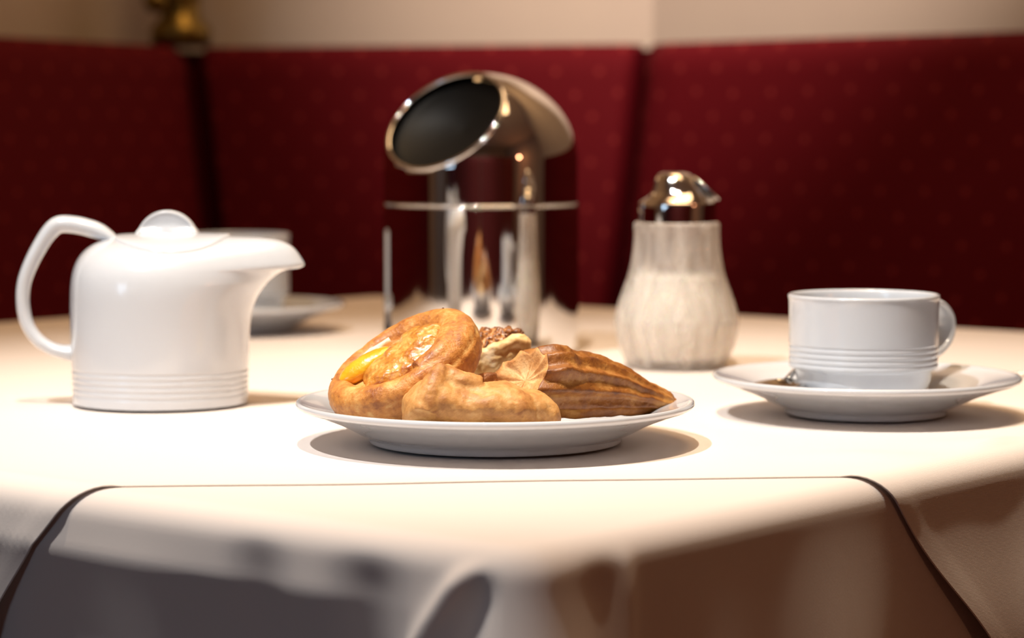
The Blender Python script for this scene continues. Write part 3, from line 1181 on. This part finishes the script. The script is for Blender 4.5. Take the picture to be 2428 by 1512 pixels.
def danish():
    YD = 1.112
    fc = P(940, 838, YD)                       # centre of the face
    n = Vector((-0.440, -0.36, 0.82)).normalized()
    # long axis roughly along the image diagonal
    camdir = Vector((0, -1, 0.1)).normalized()
    e1 = n.cross(camdir).normalized()
    if e1.x < 0:
        e1 = -e1
    e2 = n.cross(e1).normalized()
    if e2.y < 0:
        e2 = -e2
    A, B = 0.0385, 0.0345                       # outer half axes of the bun face
    th = 0.0215
    rot = Matrix((e1, e2, n)).transposed()
    root = thing('fruit_danish', tuple(fc - n * 0.01), 'golden oval danish with glazed apricot filling leaning against the other pastries', 'pastry')
    inv = Matrix.Translation(-(fc - n * 0.01))
    def loc(p):
        return inv @ p
    def W(a, b, h):
        return loc(fc + e1 * a + e2 * b + n * h)
    pieces = []
    # rolled outer ring with varying girth (fine rope)
    path, rads = [], []
    K = 96
    rings = []
    for k in range(K):
        t = 2 * math.pi * k / K
        g = 0.0068 + 0.0008 * math.sin(t * 2 + 0.6)
        a, b = (A - 0.0072) * math.cos(t), (B - 0.0072) * math.sin(t)
        out = Vector((math.cos(t) / A, math.sin(t) / B)).normalized()
        ring = []
        for q in range(24):
            s = 2 * math.pi * q / 24
            ring.append(W(a + out.x * g * math.cos(s), b + out.y * g * math.cos(s), -0.0055 + (g * 0.95) * math.sin(s)))
        rings.append(ring)
    rings.append(rings[0])
    pieces.append(rings_mesh(rings))
    # thick base under it
    rr = []
    for h, q in ((-0.004, 0.93), (-0.008, 1.0), (-0.0125, 0.985), (-0.0175, 0.93), (-th, 0.80), (-th - 0.0016, 0.55)):
        rr.append([W(A * q * math.cos(2 * math.pi * j / 64), B * q * math.sin(2 * math.pi * j / 64), h) for j in range(64)])
    pieces.append(rings_mesh(rr, cap0=True, cap1=True))
    # rope coming off the ring across the right part (coil end)
    pth = catmull([(0.030, 0.004, -0.004), (0.021, -0.017, -0.003), (0.006, -0.0235, -0.004)], 8)
    v, f = sweep([W(*p) for p in pth], [(0.0062, 0.0062)] * len(pth), 16, n)
    pieces.append((v, f))
    m = crust_mat('danish_crust', (0.80, 0.50, 0.18), (0.60, 0.25, 0.055), (0.28, 0.08, 0.016), scale=75, lo=0.40, hi=0.62, coat=0.12, bump=0.4, bscale=900, rough=0.5, point=5)
    me = remeshed('crust', pieces, m, 0.0008, 3, 0.0006, 90, 2.0, 0.00015, 600)
    c = link('crust', me, m)
    c.parent = root
    # glazed centre mound, following the bowl of the ring
    gm = crust_mat('glazed_centre', (0.82, 0.52, 0.15), (0.62, 0.26, 0.04), (0.34, 0.08, 0.018), scale=95, lo=0.42, hi=0.62, coat=1.0, bump=0.8, bscale=480, rough=0.3, point=4)
    p2 = [ell(W(0.0025, -0.0025, -0.0062), (0.0235, 0.0165, 0.0090), rot), ell(W(0.0125, 0.001, -0.0025), (0.0125, 0.0125, 0.0075), rot),
          ell(W(-0.005, -0.009, -0.0035), (0.015, 0.007, 0.005), rot), ell(W(-0.002, 0.001, -0.0015), (0.007, 0.006, 0.0045), rot)]
    me = remeshed('glazed_centre', p2, gm, 0.0007, 3, 0.0011, 120, 7.0, 0.0002, 520)
    c2 = link('glazed_centre', me, gm)
    c2.parent = root
    # apricot wedge and cream seam at the lower left
    am = mat('apricot_flesh', (0.86, 0.36, 0.012), 0.25, coat=0.9, col2=(0.90, 0.50, 0.03), noise_amt=0.15, noise_scale=120, bump=0.3, bump_scale=600, sss=0.3)
    v, f = ell(W(-0.0160, 0.0075, -0.0012), (0.0150, 0.0068, 0.0050), rot @ Matrix.Rotation(0.16, 3, 'Z'))
    v = displace(v, W(-0.0155, 0.0025, -0.0036), 0.0006, 150, 4)
    o = mesh('apricot', v, f, am)
    o.parent = root
    cm = mat('cream_edge', (0.93, 0.85, 0.70), 0.45, coat=0.3, col2=(0.90, 0.76, 0.52), noise_amt=0.2, noise_scale=200, bump=0.5, bump_scale=700, sss=0.2)
    pth = catmull([(-0.0290, 0.002, -0.0040), (-0.024, 0.0115, -0.0020), (-0.014, 0.0162, -0.0010), (0.000, 0.0185, -0.0010)], 8)
    v, f = sweep([W(*p) for p in pth], [(0.0016, 0.0020)] * len(pth), 12, n)
    v = displace(v, W(-0.012, 0.0, -0.01), 0.0006, 260, 9)
    o = mesh('cream_filling', v, f, cm)
    o.parent = root
    # burnt crumbs on the rim
    cr = mat('burnt_crumb', (0.09, 0.02, 0.008), 0.5, bump=0.3)
    for (a, b) in ((-0.0325, 0.012), (-0.0190, 0.0275), (0.0290, 0.0165)):
        hit = BVHTree.FromPolygons([q.co for q in c.data.vertices], [tuple(p.vertices) for p in c.data.polygons]).ray_cast(W(a, b, 0.03), (inv.to_3x3() @ -n))
        v, f = ell(hit[0] if hit[0] else W(a, b, 0), (0.0006, 0.0005, 0.0005), None, 10, 6)
        o = mesh('crumb', v, f, cr)
        o.parent = root


def front_roll():
    YR = 1.075
    rows = [(951, 968, 985), (956, 945, 1004), (968, 928, 1010), (985, 912, 1013), (1002, 899, 1014), (1018, 889, 1014), (1034, 884, 1014), (1052, 886, 1014), (1072, 893, 1014),
            (1100, 901, 1014), (1135, 905, 1014), (1170, 903, 1014), (1200, 906, 1014), (1228, 914, 1014), (1250, 926, 1013), (1268, 940, 1011), (1278, 958, 1004)]
    R = catmull(rows, 4)
    c0 = P(1140, 965, YR)
    root_loc = Vector((c0.x, YR, TZ + 0.0095))
    rings = []
    zf = TZ + 0.0078
    for x, yt, yb in R:
        pt = P(x, yt, YR)
        pb = P(x, min(yb, 1011), YR)
        zt, zb = pt.z, max(pb.z, zf)
        h = (zt - zb) / 2
        zc = (zt + zb) / 2
        hw = min(0.0165, 0.35 * h + 0.0125 * sstep(h, 0.002, 0.010))
        ring = []
        for j in range(40):
            a = 2 * math.pi * j / 40
            cc, ss = math.cos(a), math.sin(a)
            ring.append(Vector((pt.x, YR + hw * cc * (0.9 + 0.1 * abs(cc)), zc + h * ss)) - root_loc)
        rings.append(ring)
    pieces = [rings_mesh(rings, cap0=True, cap1=True)]
    # folded corner peak at the left
    def L(px, py, Y):
        return P(px, py, Y) - root_loc
    pk = [L(1046, 872, YR - 0.002), L(1040, 895, YR - 0.006), L(1022, 930, YR - 0.010), L(1010, 975, YR - 0.0115)]
    v, f = sweep(catmull([tuple(q) for q in pk], 5) and [Vector(q) for q in catmull([tuple(q) for q in pk], 5)], [(0.0040 + 0.0034 * i / 15, 0.0040 + 0.0034 * i / 15) for i in range(16)], 14, Vector((0, 1, 0)))
    pieces.append((v, f))
    fl_ = [Vector(q) for q in catmull([tuple(L(1048, 884, YR)), tuple(L(1085, 902, YR - 0.004)), tuple(L(1140, 916, YR - 0.002))], 6)]
    pieces.append(sweep(fl_, [(0.0052, 0.006)] * len(fl_), 14, Vector((0, 1, 0))))
    # right end lobe overlapping with a crease
    ry = Matrix.Rotation(math.radians(38), 3, 'Y')
    pieces.append(ell(L(1279, 966, YR + 0.003), (0.0110, 0.0115, 0.0062), ry))
    m = crust_mat('roll_crust', (0.80, 0.49, 0.20), (0.60, 0.29, 0.085), (0.33, 0.12, 0.03), scale=85, lo=0.40, hi=0.64, coat=0.06, bump=0.35, bscale=500, rough=0.55, point=3.5)
    me = remeshed('crust', pieces, m, 0.0008, 3, 0.0010, 90, 5.0, 0.00015, 600, floorz=zf - root_loc.z)
    o = link('folded_roll', me, m)
    o.location = root_loc
    tag(o, 'plain pale-brown folded bread roll lying at the front of the plate', 'pastry')
    # pale slit in the right end
    return o


def ridged_pastry():
    Y0, Y1 = 1.112, 1.150
    rows = [(1222, 822, 985, 0.0), (1262, 816, 992, .02), (1300, 817, 995, .12), (1350, 828, 994, .25), (1400, 834, 992, .4), (1440, 848, 990, .52), (1480, 866, 987, .63), (1520, 890, 984, .75),
            (1556, 912, 981, .87), (1582, 926, 979, .95), (1593, 934, 975, .99), (1598, 944, 968, 1.0)]
    R = catmull(rows, 5)
    root_loc = Vector((P(1380, 940, 1.13).x, 1.13, TZ + 0.012))
    rings = []
    SEG = 120
    lob = 11
    n = len(R)
    for i, (x, yt, yb, t) in enumerate(R):
        Y = Y0 + (Y1 - Y0) * t
        a, b = P(x, yt, Y), P(x, yb, Y)
        zc, h = (a.z + b.z) / 2, (a.z - b.z) / 2
        wd = 0.0185 * (1 - 0.62 * sstep(t, 0.35, 1.0))
        ring = []
        tw = 0.25 * t
        dep = 0.17 * (1 - 0.55 * sstep(t, 0.75, 1.0))
        for j in range(SEG):
            q = 2 * math.pi * j / SEG
            star = 1 - dep * (0.5 - 0.5 * math.cos(lob * (q + tw + 0.15))) ** 0.7
            cc, ss = math.cos(q), math.sin(q)
            # slanting end: top reaches right, bottom left at the thick end
            sk = (ss * 0.010 - 0.0) * (1 - sstep(t, 0.0, 0.35))
            skx = -cc * 0.0125 * (1 - sstep(t, 0.0, 0.5)) * 0.9
            ring.append(Vector((a.x + sk + skx, Y + wd * cc * star, zc + h * ss * (star if t > 0.01 else star))) - root_loc)
        rings.append(ring)
    # hollow, torn near end
    m0 = sum((Vector(q) for q in rings[0]), Vector()) / SEG
    front = []
    for q, dx in ((0.02, 0.0045), (0.35, 0.0042), (0.65, 0.0026), (0.86, 0.0008)):
        fr_ = []
        rad = [(Vector(p) - m0).length for p in rings[0]]
        for j, p in enumerate(rings[0]):
            av = sum(rad[(j + k) % SEG] for k in range(-9, 10)) / 19
            d_ = (Vector(p) - m0)
            tgt = d_.normalized() * (av * (0.85 if q < 0.8 else 0.4) + rad[j] * (0.15 if q < 0.8 else 0.6))
            fr_.append(m0 + tgt * q + Vector((dx, dx * .5, 0)))
        front.append(fr_)
    end = []
    m1 = sum((Vector(q) for q in rings[-1]), Vector()) / SEG
    for q, dx in ((0.8, 0.0012), (0.4, 0.0022), (0.02, 0.0024)):
        end.append([m1 + (Vector(p) - m1) * q + Vector((dx, dx * .4, 0)) for p in rings[-1]])
    allr = front + rings + end
    v, f = rings_mesh(allr, cap0=True, cap1=True)
    vv = displace(v, (0, 0, -0.03), 0.0007, 140, 3.0, 0.00022, 700)
    m = crust_mat('fried_ridged_crust', (0.56, 0.28, 0.075), (0.33, 0.118, 0.018), (0.15, 0.040, 0.007), scale=110, lo=0.38, hi=0.62, coat=0.12, bump=0.6, bscale=520, rough=0.5, point=2.0, mottled=1.0)
    root = thing('ridged_pastry', tuple(root_loc), 'dark brown ridged wedge of fried pastry on the right of the plate', 'pastry')
    nf = len(front) * SEG
    o = mesh('crust', vv, f, m)
    o.parent = root
    pm = crust_mat('torn_pale_dough', (0.86, 0.60, 0.30), (0.72, 0.38, 0.14), (0.45, 0.18, 0.05), scale=120, lo=0.45, hi=0.65, coat=0.05, bump=0.6, bscale=500, rough=0.6, point=2)
    o.data.materials.append(pm)
    for p in o.data.polygons:
        if all(i < nf + SEG for i in p.vertices):
            p.material_index = 1
    return root


def nut_pastry():
    YN = 1.168
    root_loc = P(1180, 850, YN)
    root = thing('nut_pastry', tuple(root_loc), 'pale pastry pocket with crumbly brown nut filling at the back of the plate', 'pastry')
    def L(px, py, Y=YN):
        return P(px, py, Y) - root_loc
    # dough pocket: long rounded roll rising to the right + folded flap
    pieces = []
    pth = [(1060, 925, 14), (1085, 900, 24), (1120, 872, 33), (1160, 852, 36), (1205, 840, 34), (1240, 838, 26), (1262, 848, 10)]
    cr = catmull(pth, 5)
    pieces.append(sweep([L(p[0], p[1], YN - 0.004) for p in cr], [(p[2] / F * YN, p[2] / F * YN * 1.3) for p in cr], 24, Vector((0, 1, 0))))
    fp = catmull([(1095, 862, 8), (1130, 843, 13), (1165, 829, 15), (1200, 816, 16), (1228, 806, 17), (1246, 812, 15), (1252, 830, 10)], 5)
    pieces.append(sweep([L(p[0], p[1], YN - 0.010) for p in fp], [(p[2] / F * YN, p[2] / F * YN * 1.2) for p in fp], 20, Vector((0, 1, 0))))
    pieces.append(ell(L(1150, 960, YN), (0.026, 0.018, 0.012)))
    dm = crust_mat('pale_pastry_dough', (0.92, 0.80, 0.60), (0.80, 0.56, 0.26), (0.58, 0.30, 0.08), scale=70, lo=0.42, hi=0.62, coat=0.05, bump=0.5, bscale=400, rough=0.6, point=1.5)
    me = remeshed('dough', pieces, dm, 0.0009, 3, 0.0012, 120, 8.0, 0.0004, 480, floorz=TZ + 0.0072 - root_loc.z)
    o = link('dough', me, dm)
    o.parent = root
    nm = crust_mat('nut_filling', (0.62, 0.30, 0.09), (0.40, 0.15, 0.035), (0.12, 0.03, 0.008), scale=260, lo=0.42, hi=0.6, coat=0.5, bump=1.0, bscale=600, rough=0.4, point=3)
    p2 = [ell(L(1165, 808, YN + 0.001), (0.0115, 0.010, 0.0058)), ell(L(1192, 797, YN + 0.001), (0.0072, 0.008, 0.0042)), ell(L(1142, 815, YN - 0.002), (0.007, 0.008, 0.006)),
          ell(L(1152, 838, YN - 0.003), (0.010, 0.008, 0.005)), ell(L(1120, 845, YN - 0.004), (0.007, 0.007, 0.006))]
    me = remeshed('filling', p2, nm, 0.0007, 2, 0.0022, 260, 3.0, 0.0008, 700)
    o2 = link('filling', me, nm)
    o2.parent = root
    for (px, py, r) in ((1207, 786, .0016), (1203, 795, .0014), (1226, 786, .0022), (1219, 792, .0017), (1234, 790, .0015)):
        v, f = ell(L(px, py, YN - 0.006), (r * 1.2, r, r * 0.8), None, 14, 9)
        v = displace(v, L(px, py, YN - 0.006), 0.0005, 700, px)
        q = mesh('nut_crumb', v, f, nm)
        q.parent = root


def brown_biscuit():
    YB = 1.118
    root_loc = P(1040, 950, YB)
    def L(px, py, Y=YB):
        return P(px, py, Y) - root_loc
    cr = catmull([(922, 976, 10), (940, 978, 22), (980, 965, 30), (1040, 945, 34), (1100, 922, 30), (1140, 905, 20), (1168, 893, 13), (1182, 890, 8)], 5)
    pieces = [sweep([L(p[0], p[1]) for p in cr], [(p[2] / F * YB, p[2] / F * YB * 1.1) for p in cr], 24, Vector((0, 1, 0)))]
    m = crust_mat('brown_biscuit_crust', (0.50, 0.22, 0.07), (0.34, 0.12, 0.03), (0.16, 0.05, 0.012), scale=120, coat=0.1, bump=0.7, bscale=500, point=2)
    me = remeshed('brown_biscuit', pieces, m, 0.001, 3, 0.0010, 120, 12.0, 0.0003, 600, floorz=TZ + 0.0078 - root_loc.z)
    o = link('brown_biscuit', me, m)
    o.location = root_loc
    tag(o, 'dark brown biscuit mostly hidden under the danish and the folded roll', 'pastry')


# ------------------------------------------------------------------ build
room()
bench()
opposite_bench()
table()
under_cloth()
topper()
brass_post()
waste_container()
sugar_shaker()
teapot()
pastry_plate()

# cup and saucer at the right
YCU = 1.250
cx = (2057 - 1214) / F * YCU
saucer((cx, YCU, TZ + 0.0006), 0.0800, 'white saucer under the coffee cup at the right')
cup(((2050 - 1214) / F * YCU, YCU, TZ + 0.0006 + 0.0070), math.radians(40), 'white coffee cup with ribbed base on the right saucer, beside the sugar shaker')
q = P(1868, 905, 1.235)
spoon((cx - 0.0475, 1.235, TZ + 0.0125), math.radians(66), math.radians(-3), 'steel teaspoon lying on the right saucer behind the coffee cup', 0.115)
# background cup and saucer
YB = 1.79
bx = (562 - 1214) / F * YB
saucer((bx, YB, TZ + 0.0006), 0.0800, 'blurred white saucer far behind the teapot spout')
cup((bx, YB, TZ + 0.0006 + 0.0070), math.radians(150), 'blurred white cup standing far behind the teapot', 1.17)
# cutlery end at the right edge of the photograph
kn = P(2398, 893, 1.446)
ks = thing('table_knife', (kn.x, 1.446, TZ + 0.0003), 'steel knife tip on the cloth behind the right saucer, at the edge', 'knife')
pth = catmull([(0.0, 0.0010, 0.0012), (0.008, 0.0014, 0.0045), (0.03, 0.0016, 0.008), (0.09, 0.0018, 0.0095)], 5)
v, f = sweep([Vector((p[0], 0, p[1])) for p in pth], [(0.0008, p[2]) for p in pth], 14)
child_mesh('blade', v, f, M['steel'], ks)
pth = catmull([(0.089, 0.0032, 0.004), (0.10, 0.0038, 0.006), (0.16, 0.0040, 0.008), (0.19, 0.0040, 0.0085), (0.197, 0.0038, 0.004)], 4)
v, f = sweep([Vector((p[0], 0, p[1])) for p in pth], [(0.0026, p[2]) for p in pth], 16)
child_mesh('handle', v, f, M['steel'], ks)

danish()
front_roll()
ridged_pastry()
nut_pastry()
brown_biscuit()
